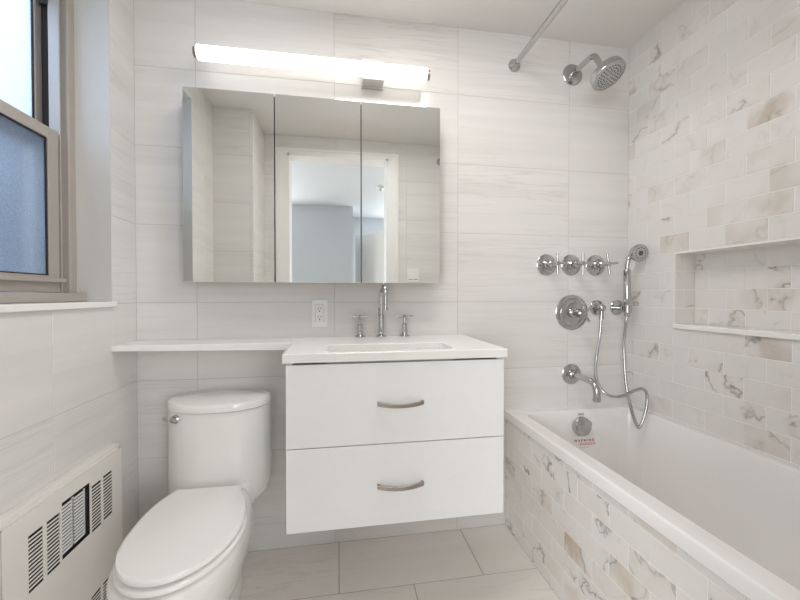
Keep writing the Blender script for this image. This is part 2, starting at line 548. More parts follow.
# ------------------------------------------------------------------ window
win = thing('window_1', 'taupe aluminium sash window with frosted glass in the left wall', 'window', (-0.98, 1.2, 1.105), kind='structure')
bm = B()
for s, yo in ((1, WY1 - 0.004), (-1, WY0 + 0.004)):
    def yb(d0, d1): return sorted((yo - s * d0, yo - s * d1))
    a, b_ = yb(0, 0.030); box(bm, -1.10, -0.940, a, b_, 1.112, WZ1)
    a, b_ = yb(0.030, 0.036); box(bm, -0.986, -0.940, a, b_, 1.112, WZ1)
    a, b_ = yb(0.036, 0.050); box(bm, -0.986, -0.962, a, b_, 1.112, WZ1)
    a, b_ = yb(0.050, 0.056); box(bm, -0.986, -0.952, a, b_, 1.112, WZ1)
box(bm, -1.10, -0.940, WY0 + 0.004, WY1 - 0.004, WZ1 - 0.035, WZ1)
link('window_frame', bm, 'alu', win, bevel=0.0012)
bm = B()
for s, yo in ((1, WY1 - 0.004), (-1, WY0 + 0.004)):
    a, b_ = sorted((yo - s * 0.037, yo - s * 0.049)); box(bm, -0.9619, -0.9612, a, b_, 1.14, WZ1 - 0.03)
link('track', bm, 'alu_light', win)
bm = B(); box(bm, -1.10, -0.905, WY0 + 0.005, WY1 - 0.010, 1.1055, 1.135)
link('window_sill', bm, 'alu', win, bevel=0.002)


def sash(x0, x1, ylo, yhi, z0, z1, stile, brail, trail, lift):
    bm = B()
    box(bm, x0, x1, yhi - stile, yhi, z0, z1); box(bm, x0, x1, ylo, ylo + stile, z0, z1)
    box(bm, x0, x1, ylo + stile, yhi - stile, z0, z0 + brail); box(bm, x0, x1, ylo + stile, yhi - stile, z1 - trail, z1)
    if lift: box(bm, x1, x1 + 0.018, ylo + 0.004, yhi + 0.004, z0 + brail - 0.022, z0 + brail - 0.008)
    s = link('sash', bm, 'alu', win, bevel=0.0012)
    bm = B(); g = 0.0045
    for q in ((yhi - stile - g, yhi - stile, z0 + brail, z1 - trail), (ylo + stile, ylo + stile + g, z0 + brail, z1 - trail),
              (ylo + stile, yhi - stile, z0 + brail, z0 + brail + g), (ylo + stile, yhi - stile, z1 - trail - g, z1 - trail)):
        box(bm, x1 - 0.010, x1 - 0.004, *q)
    link('gasket', bm, 'gasket', s)
    bm = B(); xm = x1 - 0.009
    box(bm, xm - 0.003, xm + 0.001, ylo + stile - 0.002, yhi - stile + 0.002, z0 + brail - 0.002, z1 - trail + 0.002)
    link('glass_pane', bm, 'frosted', s)
    return s


sash(-0.995, -0.952, 0.95, 1.462, 1.137, 1.689, 0.046, 0.056, 0.038, True)
sash(-1.065, -1.020, 0.95, 1.497, 1.640, 2.215, 0.032, 0.045, 0.04, False)
bm = B()
box(bm, -1.075, -1.066, 0.93, 1.47, 1.137, 1.145); box(bm, -1.075, -1.066, 1.46, 1.47, 1.14, 1.66)
box(bm, -1.071, -1.070, 0.92, 1.47, 1.14, 1.66)
link('dimming_screen', bm, 'screen', win)  # unseen mesh added outside to make the lower pane darker
bm = B(); box(bm, -1.019, -0.9865, 1.492, 1.4985, 1.69, 2.215); box(bm, -1.012, -0.984, 1.470, 1.492, 2.13, 2.215)  # black strips laid over the upper track channel to darken it
link('track_dark_strip', bm, 'gasket', win)
bm = B(); box(bm, -1.10, XL + 0.014, WY0 - 0.02, 1.541, 1.0845, 1.1045)
link('sill_board', bm, 'quartz', win, bevel=0.002)

# what stands outside the frosted glass
bm = B(); box(bm, -5.4, -4.6, -4.0, 7.0, -3.0, 2.6)
tag(link('building', bm, 'facade'), 'grey building outside, blurred by the frosted window glass', 'building')

# ------------------------------------------------------------------ next room behind the doorway (seen in the mirror)
BY = YF - 0.14
bm = B(); box(bm, -2.7, 2.5, -3.1, BY, -0.1, 0)
struct('floor_bedroom', bm, 'wood_floor', 'wooden floor of the next room', 'floor')
bm = B(); box(bm, -2.7, 2.5, -3.1, BY, ZC, ZC + 0.1)
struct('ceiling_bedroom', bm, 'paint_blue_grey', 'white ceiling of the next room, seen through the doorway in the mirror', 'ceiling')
bm = B()
for a, b_, c, e in ((-2.7, -2.1, 0, ZC), (-.86, .205, 0, ZC), (-2.1, -.86, 0, .63), (-2.1, -.86, 2.27, ZC)):
    box(bm, a, b_, -2.36, -2.2, c, e)
box(bm, .105, .205, -3.0, -2.36, 0, ZC)
for a, b_, c, e in ((.205, .9, 0, ZC), (2.2, 2.5, 0, ZC), (.9, 2.2, 0, .63), (.9, 2.2, 2.27, ZC)):  # openings in both steps are added for the fill lamps
    box(bm, a, b_, -3.1, -2.95, c, e)
struct('wall_bedroom_far', bm, 'paint_blue_grey', 'white stepped far wall of the next room with added openings for the fill lamps', 'wall')
bm = B(); box(bm, 2.4, 2.5, -2.95, BY, 0, ZC)
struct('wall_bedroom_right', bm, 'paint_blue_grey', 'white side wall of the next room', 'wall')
bm = B(); box(bm, -2.7, -2.6, -2.2, BY, 0, ZC)
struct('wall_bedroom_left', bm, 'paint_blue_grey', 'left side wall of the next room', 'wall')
bm = B(); box(bm, -2.7, XL - 0.2, BY, BY + 0.1, 0, ZC); box(bm, XR + 0.2, 2.5, BY, BY + 0.1, 0, ZC)
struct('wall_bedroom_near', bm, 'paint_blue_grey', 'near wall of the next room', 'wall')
d = thing('closet_door', 'white closet door standing ajar in the next room, seen in the mirror', 'door', (0.25, -2.6, 0.0))
dv = Vector((0.44, 0.62, 0)).normalized(); nv = Vector((dv.y, -dv.x, 0)) * 0.035
bm = B(); p0 = Vector((0.25, -2.6, 0.01)); p1 = p0 + dv * 0.78
loft(bm, [[p0, p1, p1 + nv, p0 + nv], [q + Vector((0, 0, 2.02)) for q in (p0, p1, p1 + nv, p0 + nv)]])
link('door_leaf', bm, 'trim', d, bevel=0.002)
bm = B(); kn = p0 + dv * 0.70 + Vector((0, 0, 0.98))
lathe(bm, kn + nv, nv, [(0, .024), (.006, .024), (.008, .009), (.03, .009), (.036, .022), (.05, .026), (.06, .018), (.062, .002)], 20)
link('knob', bm, 'nickel', d, smooth=True)
d = thing('smoke_detector', 'small white round smoke detector on the next room ceiling, seen in the mirror', 'smoke detector', (0.49, -1.17, ZC))
bm = B(); lathe(bm, (0.49, -1.17, ZC), (0, 0, -1), [(0, .05), (.012, .05), (.022, .042), (.03, .02), (.032, .002)], 24)
link('housing', bm, 'plastic', d, smooth=True)
bm = B(); lathe(bm, (0.49, -1.17, ZC - 0.028), (0, 0, -1), [(0, .012), (.012, .010), (.014, .002)], 14)
link('sensor_cap', bm, 'slot', d, smooth=True)

# light switch on the front wall
d = thing('light_switch', 'white double rocker light switch right of the doorway, seen in the mirror', 'light switch', (0.62, YF + 0.001, 1.25))
bm = B(); box(bm, 0.568, 0.668, YF + 0.001, YF + 0.007, 1.238, 1.350); link('cover_plate', bm, 'plastic', d, bevel=0.002)
for cx in (0.596, 0.640):
    bm = B(); box(bm, cx - 0.017, cx + 0.017, YF + 0.007, YF + 0.011, 1.26, 1.328); link('rocker', bm, 'plastic', d, bevel=0.0015)
    bm = B(); box(bm, cx - 0.017, cx + 0.017, YF + 0.0068, YF + 0.0078, 1.256, 1.260); link('gap', bm, 'slot', d)

# ------------------------------------------------------------------ bathtub
bm = B()
AX = 0.806
box(bm, AX + 0.001, AX + 0.05, YF + 0.002, YB - 0.002, 0, 0.522)
AH = 0.0745


def apron_style(rn):
    k = rn.random()
    if k < 0.42: return (0.95, 0.12)
    if k < 0.50: return (0.5, 0.35)
    return (0.25 * rn.random(), 0.2 * rn.random())


ACA = [(1.464, .38, 1, .1), (1.299, .48, 1, 0), (1.187, .455, 1, 0), (1.034, .42, 1, .1), (1.079, .265, .8, 1), (1.245, .333, .5, .8),
       (.877, .409, 1, 0), (.95, .40, 1, 0), (.697, .469, 1, 0), (1.599, .27, .6, .2), (1.157, .297, .5, 1), (.989, .299, 1, .6),
       (.814, .377, .5, .2), (1.383, .295, .6, .3), (.83, .46, .05, .1), (.98, .46, .1, .1)]
tiles(bm, (YF + 0.002, YB - 0.002, 0, 0.53), [], 0.151, AH, 0.843, 0.4985 - 6 * AH - AH, 0.5, lambda a, b, t: (AX + 0.001 - t, a, b), 0.0028, 0.001, apron_style, ACA, seed=12)
struct('wall_tub_apron', bm, ['grout_white', 'tile_apron'], 'low wall of grey and tan veined marble bricks in front of the bathtub', 'bathtub surround')  # this is the tiled apron wall along the tub

tub = thing('bathtub', 'white alcove bathtub with flat rim below the shower fittings', 'bathtub', (1.13, 0.9, 0.05))
TZ = 0.567


def rrect(x0, x1, y0, y1, r, z, n=7):
    pts = []
    for cx, cy, a in ((x1 - r, y1 - r, 0), (x0 + r, y1 - r, PI / 2), (x0 + r, y0 + r, PI), (x1 - r, y0 + r, 1.5 * PI)):
        pts += [Vector((cx + r * math.cos(a + PI / 2 * k / n), cy + r * math.sin(a + PI / 2 * k / n), z)) for k in range(n + 1)]
    return pts


bm = B()
ox0, ox1, oy0, oy1 = 0.7985, XR - 0.0005, YF + 0.003, YB - 0.0005
ix0, ix1, iy0, iy1 = 0.872, 1.438, 0.20, 1.632
rings = [rrect(ox0 + .004, ox1, oy0, oy1, .002, .524), rrect(ox0, ox1, oy0, oy1, .002, .528), rrect(ox0, ox1, oy0, oy1, .002, TZ - .010),
         rrect(ox0 + .002, ox1, oy0, oy1, .002, TZ - .003), rrect(ox0 + .009, ox1, oy0, oy1, .002, TZ),
         rrect(ix0 - .010, ix1 + .008, iy0 - .012, iy1 + .010, .055, TZ), rrect(ix0 - .003, ix1 + .003, iy0 - .004, iy1 + .003, .052, TZ - .003),
         rrect(ix0, ix1, iy0, iy1, .05, TZ - .012), rrect(ix0 + .008, ix1 - .008, iy0 + .06, iy1 - .012, .06, .40),
         rrect(ix0 + .03, ix1 - .03, iy0 + .14, iy1 - .035, .08, .22), rrect(ix0 + .06, ix1 - .06, iy0 + .19, iy1 - .07, .09, .165),
         rrect(ix0 + .12, ix1 - .12, iy0 + .26, iy1 - .14, .09, .15)]
loft(bm, rings, cap0=False)
link('tub_shell', bm, 'acrylic', tub, smooth=True, angle=22)
bm = B(); lathe(bm, (1.155, 1.40, 0.150), (0, 0, 1), [(0, .036), (.004, .036), (.006, .03), (.006, .01), (.012, .01), (.013, .002)], 24)
link('drain', bm, 'chrome', tub, smooth=True)
ofc = Vector((1.160, 1.6235, 0.492)); ofn = Vector((0, -1, 0.07)).normalized()
bm = B(); lathe(bm, ofc, ofn, [(0, .046), (.008, .047), (.018, .043), (.026, .030), (.028, .002)], 30)
of = link('overflow_cover', bm, 'chrome', tub, smooth=True)
bm = B(); lathe(bm, ofc + Vector((.028, -.016, .016)), ofn, [(0, .016), (.006, .015), (.008, .002)], 16)
link('overflow_lever', bm, 'chrome', of, smooth=True)
# maker's mark: a row of tiny dark letters too small to read
bm = B()
for k in range(5):
    box(bm, 1.146 + k * .0065, 1.1505 + k * .0065, 1.6272, 1.6278, 0.546, 0.552)
link('maker_mark', bm, 'grey_ink', tub)


def text_mesh(name, body, size, loc, mat, parent, rotx=PI / 2, bold=0.0):
    c = bpy.data.curves.new(name, 'FONT'); c.body = body; c.size = size; c.offset = bold; c.extrude = 0.0002
    o = bpy.data.objects.new(name, c); COL.objects.link(o)
    bpy.context.view_layer.update()
    me = bpy.data.meshes.new_from_object(o.evaluated_get(bpy.context.evaluated_depsgraph_get()))
    bpy.data.objects.remove(o)
    bm = B(); bm.from_mesh(me); bpy.data.meshes.remove(me)
    bmesh.ops.transform(bm, matrix=Matrix.Translation(loc) @ Matrix.Rotation(rotx, 4, 'X'), verts=bm.verts[:])
    return link(name, bm, mat, parent)


sy = 1.6195
st = thing('warning_sticker', 'white warning sticker with red print below the overflow on the tub end', 'sticker', (1.19, sy, 0.36))
bm = B(); box(bm, 1.11, 1.256, sy - .0004, sy + .0004, .345, .445); link('label_sheet', bm, 'paper', st)
text_mesh('warning_text', 'W A R N I N G', 0.0165, (1.120, sy - .0008, .418), 'red_ink', st, bold=0.0006)
bm = B()
for (z, a, b_) in ((.407, 1.15, 1.235), (.400, 1.15, 1.238), (.386, 1.15, 1.20)):
    x = a; rn = random.Random(int(z * 1000))
    while x < b_:
        l = rn.uniform(.006, .016); box(bm, x, min(x + l, b_), sy - .0010, sy - .0005, z, z + .0045); x += l + .003
link('small_print', bm, 'pale_red_ink', st)

# ------------------------------------------------------------------ vanity cabinet, worktop, basin, taps
VX0, VX1, VY, VZ0, VZ1 = -0.167, 0.5745, 1.2255, 0.358, 0.902
van = thing('vanity_cabinet', 'white wall-hung vanity cabinet with two flat drawers under the basin', 'bathroom cabinet', (0.2, 1.46, VZ0))
bm = B(); box(bm, VX0 + .002, VX1 - .002, VY + .020, YB - .001, VZ0 + .003, VZ0 + .02)
box(bm, VX0 + .002, VX0 + .02, VY + .020, YB - .001, VZ0 + .02, .9065); box(bm, VX1 - .02, VX1 - .002, VY + .020, YB - .001, VZ0 + .02, .9065)
box(bm, VX0 + .02, VX1 - .02, YB - .02, YB - .001, VZ0 + .02, .9065)
box(bm, VX0 + .02, VX1 - .02, VY + .030, VY + .045, .84, .88)
link('body', bm, 'lacquer', van, bevel=0.001)
for z0, z1, hz in ((.632, VZ1, .766), (VZ0, .6285, .491)):
    bm = B(); box(bm, VX0, VX1, VY, VY + .019, z0, z1)
    dr = link('drawer', bm, 'lacquer', van, bevel=0.0012)
    # arched bar pull: ends touch the front, the middle bows out and hangs lower
    bm = B(); n = 18; rings = []
    for k in range(n + 1):
        t = k / n; s = 4 * t * (1 - t)
        x = .129 + .152 * t; y = VY - .010 - .010 * s; z = hz - .006 * s
        h = .0062; dpt = .0035
        rings.append([Vector((x, y - dpt, z - h)), Vector((x, y - dpt, z + h)), Vector((x, y + dpt, z + h)), Vector((x, y + dpt, z - h))])
    loft(bm, rings)
    for x in (.1305, .2795): box(bm, x - .004, x + .004, VY - .012, VY + .002, hz - .006, hz + .006)
    pl = link('handle', bm, 'nickel', dr, smooth=True, bevel=0.0008)
    pl['label'] = 'arched brushed nickel handle'

CZ = 0.939
wt = thing('worktop', 'white quartz worktop with a narrow shelf running left over the toilet', 'worktop', (0.2, 1.46, .909))
SX0, SX1, SY0, SY1 = -0.043, 0.406, 1.262, 1.432
# L-shaped slab with the basin cut-out
outer = [(-.828, 1.521), (-.178, 1.521), (-.178, 1.221), (.5865, 1.221), (.5865, 1.699), (-.828, 1.699)]
hole = [(p.x, p.y) for p in rrect(SX0, SX1, SY0, SY1, .018, 0, 4)]
bm = B()
from mathutils.geometry import tessellate_polygon
tri = tessellate_polygon([[Vector((x, y, 0)) for x, y in outer], [Vector((x, y, 0)) for x, y in hole]])
allp = outer + hole
top = [bm.verts.new((x, y, CZ)) for x, y in allp]; bot = [bm.verts.new((x, y, CZ - .030)) for x, y in allp]
for t in tri:
    bm.faces.new([top[i] for i in t]); bm.faces.new([bot[i] for i in reversed(t)])
for s0, n in ((0, len(outer)), (len(outer), len(hole))):
    for i in range(n):
        a, b_ = s0 + i, s0 + (i + 1) % n
        bm.faces.new((top[a], top[b_], bot[b_], bot[a]))
bmesh.ops.dissolve_limit(bm, angle_limit=0.01, verts=bm.verts[:], edges=bm.edges[:])
# the shelf is thinner than the main slab
for v in bm.verts:
    if v.co.z < CZ - .01 and v.co.x < -.7: v.co.z = CZ - .020
link('slab', bm, 'quartz', wt, bevel=0.0025)
bm = B()
loft(bm, [rrect(SX0 - .02, SX1 + .02, SY0 - .02, SY1 + .02, .03, .9085), rrect(SX0 - .004, SX1 + .004, SY0 - .004, SY1 + .004, .024, .9085), rrect(SX0 - .003, SX1 + .003, SY0 - .003, SY1 + .003, .026, .89),
          rrect(SX0 + .01, SX1 - .01, SY0 + .008, SY1 - .008, .035, .80), rrect(SX0 + .035, SX1 - .035, SY0 + .03, SY1 - .03, .04, .775), rrect(SX0 + .12, SX1 - .12, SY0 + .065, SY1 - .065, .015, .768)], cap0=False)
bs = link('basin', bm, 'porcelain', wt, smooth=True, angle=60)
bm = B(); lathe(bm, (.19, 1.35, .769), (0, 0, 1), [(0, .022), (.003, .022), (.004, .015), (.002, .006), (.002, .001)], 20)
link('drain', bm, 'chrome', bs, smooth=True)

fx, fy = 0.191, 1.668
fa = thing('basin_faucet', 'tall chrome gooseneck basin faucet in the middle of the worktop', 'faucet', (fx, fy, CZ))
bm = B(); lathe(bm, (fx, fy, CZ), (0, 0, 1), [(0, .024), (.006, .024), (.010, .016), (.012, .0115), (.092, .0115), (.094, .013), (.098, .013), (.100, .010)], 24)
link('base', bm, 'chrome', fa, smooth=True)
R_ = 0.042
pts = [(fx, fy, CZ + .09), (fx, fy, CZ + .12), (fx, fy, CZ + .155)]
zt = CZ + .185
pts = [Vector((fx, fy, CZ + .09 + .095 * k / 6)) for k in range(7)]
c = Vector((fx + .004, fy - R_ * 1.55, zt))
pts += [Vector((fx + .004 * k / 12, fy - R_ * 1.55 + R_ * 1.55 * math.cos(PI * k / 12), zt + R_ * .95 * math.sin(PI * k / 12))) for k in range(1, 13)]
pts += [Vector((fx + .004, fy - 2 * R_ * 1.55, zt - .01 * k)) for k in range(1, 6)]
bm = B(); tube(bm, pts, .0085, 16); link('spout', bm, 'chrome', fa, smooth=True)
bm = B(); e = pts[-1]; cyl(bm, e, e - Vector((0, 0, .008)), .0098); link('aerator', bm, 'chrome', fa, smooth=True)
bm = B(); cyl(bm, (fx - .010, fy + .012, CZ + .095), (fx - .010, fy + .012, CZ + .125), .0022, 8); sphere(bm, Vector((fx - .010, fy + .012, CZ + .127)), .004, 10)
link('drain_rod', bm, 'chrome', fa, smooth=True)
for hx, ang, lab in ((.096, 5, 'chrome cross-handle basin tap left of the faucet'), (.299, -2, 'chrome cross-handle basin tap right of the faucet')):
    t = thing('basin_tap', lab, 'tap', (hx, 1.675, CZ), group='basin taps beside the faucet')
    bm = B(); lathe(bm, (hx, 1.675, CZ), (0, 0, 1), [(0, .024), (.005, .024), (.009, .014), (.011, .0115), (.055, .0115), (.058, .007), (.080, .0058), (.084, .0058)], 22)
    link('stem', bm, 'chrome', t, smooth=True)
    bm = B(); cz = Vector((hx, 1.675, CZ + .090)); a = math.radians(ang)
    for q in (a, a + PI / 2):
        dd = Vector((math.cos(q), math.sin(q), 0)) * .036; cyl(bm, cz - dd, cz + dd, .0045, 12)
    sphere(bm, cz, .0085, 14)
    link('cross_handle', bm, 'chrome', t, smooth=True)

# power outlet
ox, oz = -0.083, 1.045
d = thing('power_outlet', 'white double power outlet on the tiled wall left of the faucet', 'power outlet', (ox, YB, .983))
bm = B(); box(bm, ox - .036, ox + .036, YB - .006, YB - .0002, .983, 1.108); link('cover_plate', bm, 'plastic', d, bevel=0.0018)
bm = B(); box(bm, ox - .018, ox + .018, YB - .0085, YB - .006, 1.008, 1.083); fp = link('receptacle', bm, 'plastic', d, bevel=0.001)
bm = B(); box(bm, ox - .0190, ox - .0182, YB - .0066, YB - .006, 1.007, 1.084); box(bm, ox + .0182, ox + .0192, YB - .0066, YB - .006, 1.007, 1.084)
box(bm, ox - .019, ox + .019, YB - .0066, YB - .006, 1.0832, 1.0844); link('seam', bm, 'grey_ink', d)
bm = B()
for zc in (1.063, 1.026):
    box(bm, ox - .0075, ox - .0052, YB - .0089, YB - .0084, zc + .001, zc + .010); box(bm, ox + .0045, ox + .0068, YB - .0089, YB - .0084, zc + .002, zc + .010)
    box(bm, ox - .0028, ox + .0022, YB - .0089, YB - .0084, zc - .010, zc - .004)
link('socket_slots', bm, 'slot', fp)

# ------------------------------------------------------------------ mirror cabinet and light
MX0, MX1, MY, MZ0, MZ1 = -0.6025, 0.4416, 1.5843, 1.1796, 1.9469
d = thing('mirror_cabinet', 'wide three-door mirrored medicine cabinet above the vanity', 'mirror cabinet', (-.08, 1.64, MZ0))
bm = B(); box(bm, MX0 + .004, MX1 - .004, MY + .02, YB - .0005, MZ0 + .003, MZ1 - .003); link('cabinet_box', bm, 'nickel', d, bevel=0.001)
bm = B(); box(bm, MX0 + .006, MX1 - .006, MY + .0185, MY + .0199, MZ0 + .005, MZ1 - .005); link('dark_backing', bm, 'gasket', d)  # black sheet behind the doors, darkens the gaps between them
for a, b_ in ((MX0, -.2582), (-.2546, .0941), (.0977, MX1)):
    bm = B(); box(bm, a, b_, MY, MY + .018, MZ0, MZ1)
    for f in bm.faces: f.material_index = 0
    dr = link('mirror_door', bm, 'mirror', d, bevel=0.0015, seg=1)

lz, ly = 2.095, 1.605
d = thing('vanity_light', 'long lit white tube wall light above the mirror cabinet', 'wall light', (.15, YB, 2.07))
bm = B(); box(bm, .103, .203, YB - .012, YB - .0002, 2.080, 2.196); box(bm, .103, .203, YB - .014, YB - .0002, 2.062, 2.085)
link('wall_bracket', bm, 'satin', d, bevel=0.001)
bm = B(); box(bm, .106, .200, ly + .024, YB - .0115, 2.068, lz + .035); link('arm', bm, 'satin', d, bevel=0.001)
LX0, LX1 = -.553, .385
bm = B(); lathe(bm, (LX0, ly, lz), (1, 0, 0), [(0, .026), (.003, .0285), (LX1 - LX0 - .003, .0285), (LX1 - LX0, .026)], 32)
link('diffuser', bm, 'lit', d, smooth=True)
for a, b_ in ((LX0 - .012, LX0), (LX1, LX1 + .012)):
    bm = B(); cyl(bm, (a, ly, lz), (b_, ly, lz), .021, 28); link('end_cap', bm, 'nickel', d, smooth=True)

# ------------------------------------------------------------------ toilet
TX = -0.458
toi = thing('toilet', 'white one-piece toilet with closed lid under the worktop shelf', 'toilet', (TX, 1.35, 0))


def egg(xc, ymid, lf, lb, hw, z, nf=2.0, nb=3.0, seg=56, ymax=None):
    pts = []
    for k in range(seg):
        t = 2 * PI * k / seg
        c, s = math.cos(t), math.sin(t)
        n = nb if s > 0 else nf
        r = (abs(c) ** n + abs(s) ** n) ** (-1 / n)
        y = ymid + (lb if s > 0 else lf) * s * r
        if ymax: y = min(y, ymax)
        pts.append(Vector((xc + hw * c * r, y, z)))
    return pts


bm = B()
secs = [(0, 1.40, .24, .20, .090, 2.6, 4), (.03, 1.40, .236, .195, .086, 2.6, 4), (.07, 1.38, .225, .19, .078, 2.5, 4), (.11, 1.36, .23, .21, .092, 2.4, 4), (.15, 1.33, .24, .25, .114, 2.3, 3.6),
        (.20, 1.29, .252, .30, .136, 2.1, 3.2), (.25, 1.25, .258, .34, .151, 2.05, 3.0), (.31, 1.21, .250, .36, .163, 2.0, 3.0), (.355, 1.185, .241, .34, .168, 2.0, 3.0),
        (.385, 1.175, .226, .335, .168, 2.0, 3.0), (.397, 1.175, .220, .33, .163, 2.0, 3.0), (.400, 1.175, .210, .32, .154, 2.0, 3.0)]
loft(bm, [egg(TX + .004, ym, lf, lb, hw * .955, z, nf, nb) for z, ym, lf, lb, hw, nf, nb in secs])
link('bowl', bm, 'porcelain', toi, smooth=True, angle=60)
TK = -0.471
bm = B()
tk = [(.215, .062, 1.58, .08, .09), (.235, .085, 1.60, .10, .088), (.27, .112, 1.60, .115, .088), (.305, .145, 1.60, .128, .09), (.325, .168, 1.60, .134, .09), (.345, .183, 1.60, .137, .09), (.37, .190, 1.60, .137, .09),
      (.45, .190, 1.60, .134, .09), (.56, .1885, 1.60, .132, .09), (.686, .187, 1.60, .130, .09)]
loft(bm, [egg(TK, ym, lf, lb, hw, z, 2.15, 5) for z, hw, ym, lf, lb in tk])
link('tank', bm, 'porcelain', toi, smooth=True, angle=60)
bm = B()
tl = [(.6875, .187, .130), (.6895, .191, .136), (.708, .192, .137), (.717, .188, .133), (.721, .174, .118)]
loft(bm, [egg(TK, 1.60, lf, .09, hw, z, 2.15, 2.7) for z, hw, lf in tl])
link('tank_lid', bm, 'porcelain', toi, smooth=True, angle=50)
# deck sweeping from the bowl up into the tank
bm = B()
rings = []
for k in range(9):
    t = k / 8; y = 1.40 + .10 * t; hw = .125 + .02 * t * t; z1 = .402 + .030 * t ** 3
    rings.append([Vector((TX - .012 * t + hw * math.cos(a) * (1 if abs(math.cos(a)) < .98 else 1), y, .33 + (z1 - .33) * max(0, math.sin(a)) ** .35)) for a in [PI * j / 24 for j in range(25)]])
loft(bm, rings)
link('deck', bm, 'porcelain', toi, smooth=True, angle=60)
SX = TX + .012


def slab_rings(z0, z1, hw, lf, lb, ymax, r):
    out = []
    for z, g in ((z0, r), (z0 + r * .7, 0), (z1 - r, 0), (z1 - r * .3, r * .35), (z1, r * 1.6)):
        ring = egg(SX, 1.20, lf - g, lb - g, hw - g, z, 2.05, 2.1, 72, ymax - g * .6)
        for q in ring: q.x -= .08 * max(0, q.y - 1.2)
        out.append(ring)
    return out


bm = B(); loft(bm, slab_rings(.404, .4195, .161, .243, .265, 1.42, .007)); link('seat', bm, 'seat_plastic', toi, smooth=True, angle=50)
bm = B(); loft(bm, slab_rings(.4245, .442, .157, .236, .27, 1.412, .007)); link('seat_lid', bm, 'seat_plastic', toi, smooth=True, angle=50)
for s in (-1, 1):
    bm = B(); cyl(bm, (SX + s * .075 - .022, 1.424, .418), (SX + s * .075 + .022, 1.424, .418), .011, 16); link('hinge', bm, 'seat_plastic', toi, smooth=True)
bm = B(); lp = Vector((-.600, 1.502, .664))
lathe(bm, lp, (-.28, -1, 0), [(0, .016), (.008, .016), (.012, .011), (.022, .010), (.026, .004)], 20)
fl = link('flush_lever', bm, 'chrome', toi, smooth=True)
bm = B(); a = lp + Vector((-.006, -.022, 0)); tube(bm, smooth_path([a, a + Vector((-.012, -.006, .006)), a + Vector((-.030, .000, .010))], 6), .0045, 10, None)
link('lever_arm', bm, 'chrome', fl, smooth=True)

# ------------------------------------------------------------------ wall heater
HX = -0.789
ht = thing('wall_heater', 'cream wall heater with slotted front below the window', 'heater', (XL, 1.25, .05))
HY0, HY1 = 1.014, 1.508
cols = [(1.090, 1.139, .356, .506), (1.152, 1.201, .357, .506), (1.208, 1.331, .360, .527), (1.339, 1.388, .357, .508), (1.399, 1.449, .361, .512)]
lows = [(1.090 + .0605 * k, 1.139 + .0605 * k, .075, .150) for k in range(6)]
bm = B(); box(bm, XL + .0005, HX - .014, HY0 - .012, HY1 + .010, .045, .582)
link('back_frame', bm, 'heater_paint', ht, bevel=0.002)
bm = B(); box(bm, HX - .0138, HX - .0125, HY0 + .02, HY1 - .02, .06, .55); link('heater_core', bm, 'dark_void', ht)
# front cover: sheet with openings
bm = B()
rects = [(HY0, HY1, .04, .568)]
for c in cols + lows:
    rects = [q for r in rects for q in cut(r, c)]
for a0, a1, b0, b1 in rects: box(bm, HX - .002, HX, a0, a1, b0, b1)
bmesh.ops.remove_doubles(bm, verts=bm.verts[:], dist=1e-5)
for q in ((HY0, HY0 + .003, .04, .568), (HY1 - .003, HY1, .04, .568), (HY0, HY1, .565, .568), (HY0, HY1, .04, .043)):
    box(bm, HX - .0135, HX - .001, *q)
link('front_cover', bm, 'heater_paint', ht)
for i, c in enumerate(cols + lows):
    bm = B(); a0, a1, b0, b1 = c
    if i == 2:
        # loose louvred plate behind the middle opening
        a0 += .001; a1 -= .014; b0 += .010; b1 -= .012
        box(bm, HX - .009, HX - .006, a0, a0 + .004, b0, b1); box(bm, HX - .009, HX - .006, a1 - .004, a1, b0, b1)
        mid = (a0 + a1) / 2; box(bm, HX - .009, HX - .006, mid - .004, mid + .004, b0, b1)
        n = 14
        for k in range(n):
            z = b0 + (b1 - b0) * k / n
            box(bm, HX - .0075, HX - .006, a0, a1, z, z + (b1 - b0) / n * .6)
        o = link('loose_louvre', bm, 'plastic', ht); o['label'] = 'paler loose louvred plate'
        continue
    n = 14 if b1 - b0 > .1 else 7
    for k in range(1, n):
        z = b0 + (b1 - b0) * k / n
        box(bm, HX - .0014, HX - .0004, a0, a1, z - .0024, z + .0024)
    link('grille', bm, 'heater_paint', ht)

# ------------------------------------------------------------------ shower fittings
def escutcheon(bm, x, z, r, dome=.010):
    lathe(bm, (x, YB, z), (0, -1, 0), [(0.0002, r), (.004, r), (.007, r * .93), (dome, r * .5), (dome + .001, r * .3)], 36)


rod = thing('shower_rod', 'chrome shower curtain rod running under the ceiling', 'shower rod', (.842, YB, 2.238))
ra, rb = Vector((.842, YB - .001, 2.238)), Vector((.850, YF + .001, 2.252))
bm = B(); cyl(bm, ra, rb, .0125, 20); link('rod', bm, 'chrome', rod, smooth=True)
for p_, dr in ((ra, -1), (rb, 1)):
    bm = B(); lathe(bm, p_, (0, dr, 0), [(0, .030), (.006, .030), (.014, .025), (.020, .018), (.034, .016), (.035, .0128)], 30); link('flange', bm, 'chrome', rod, smooth=True)

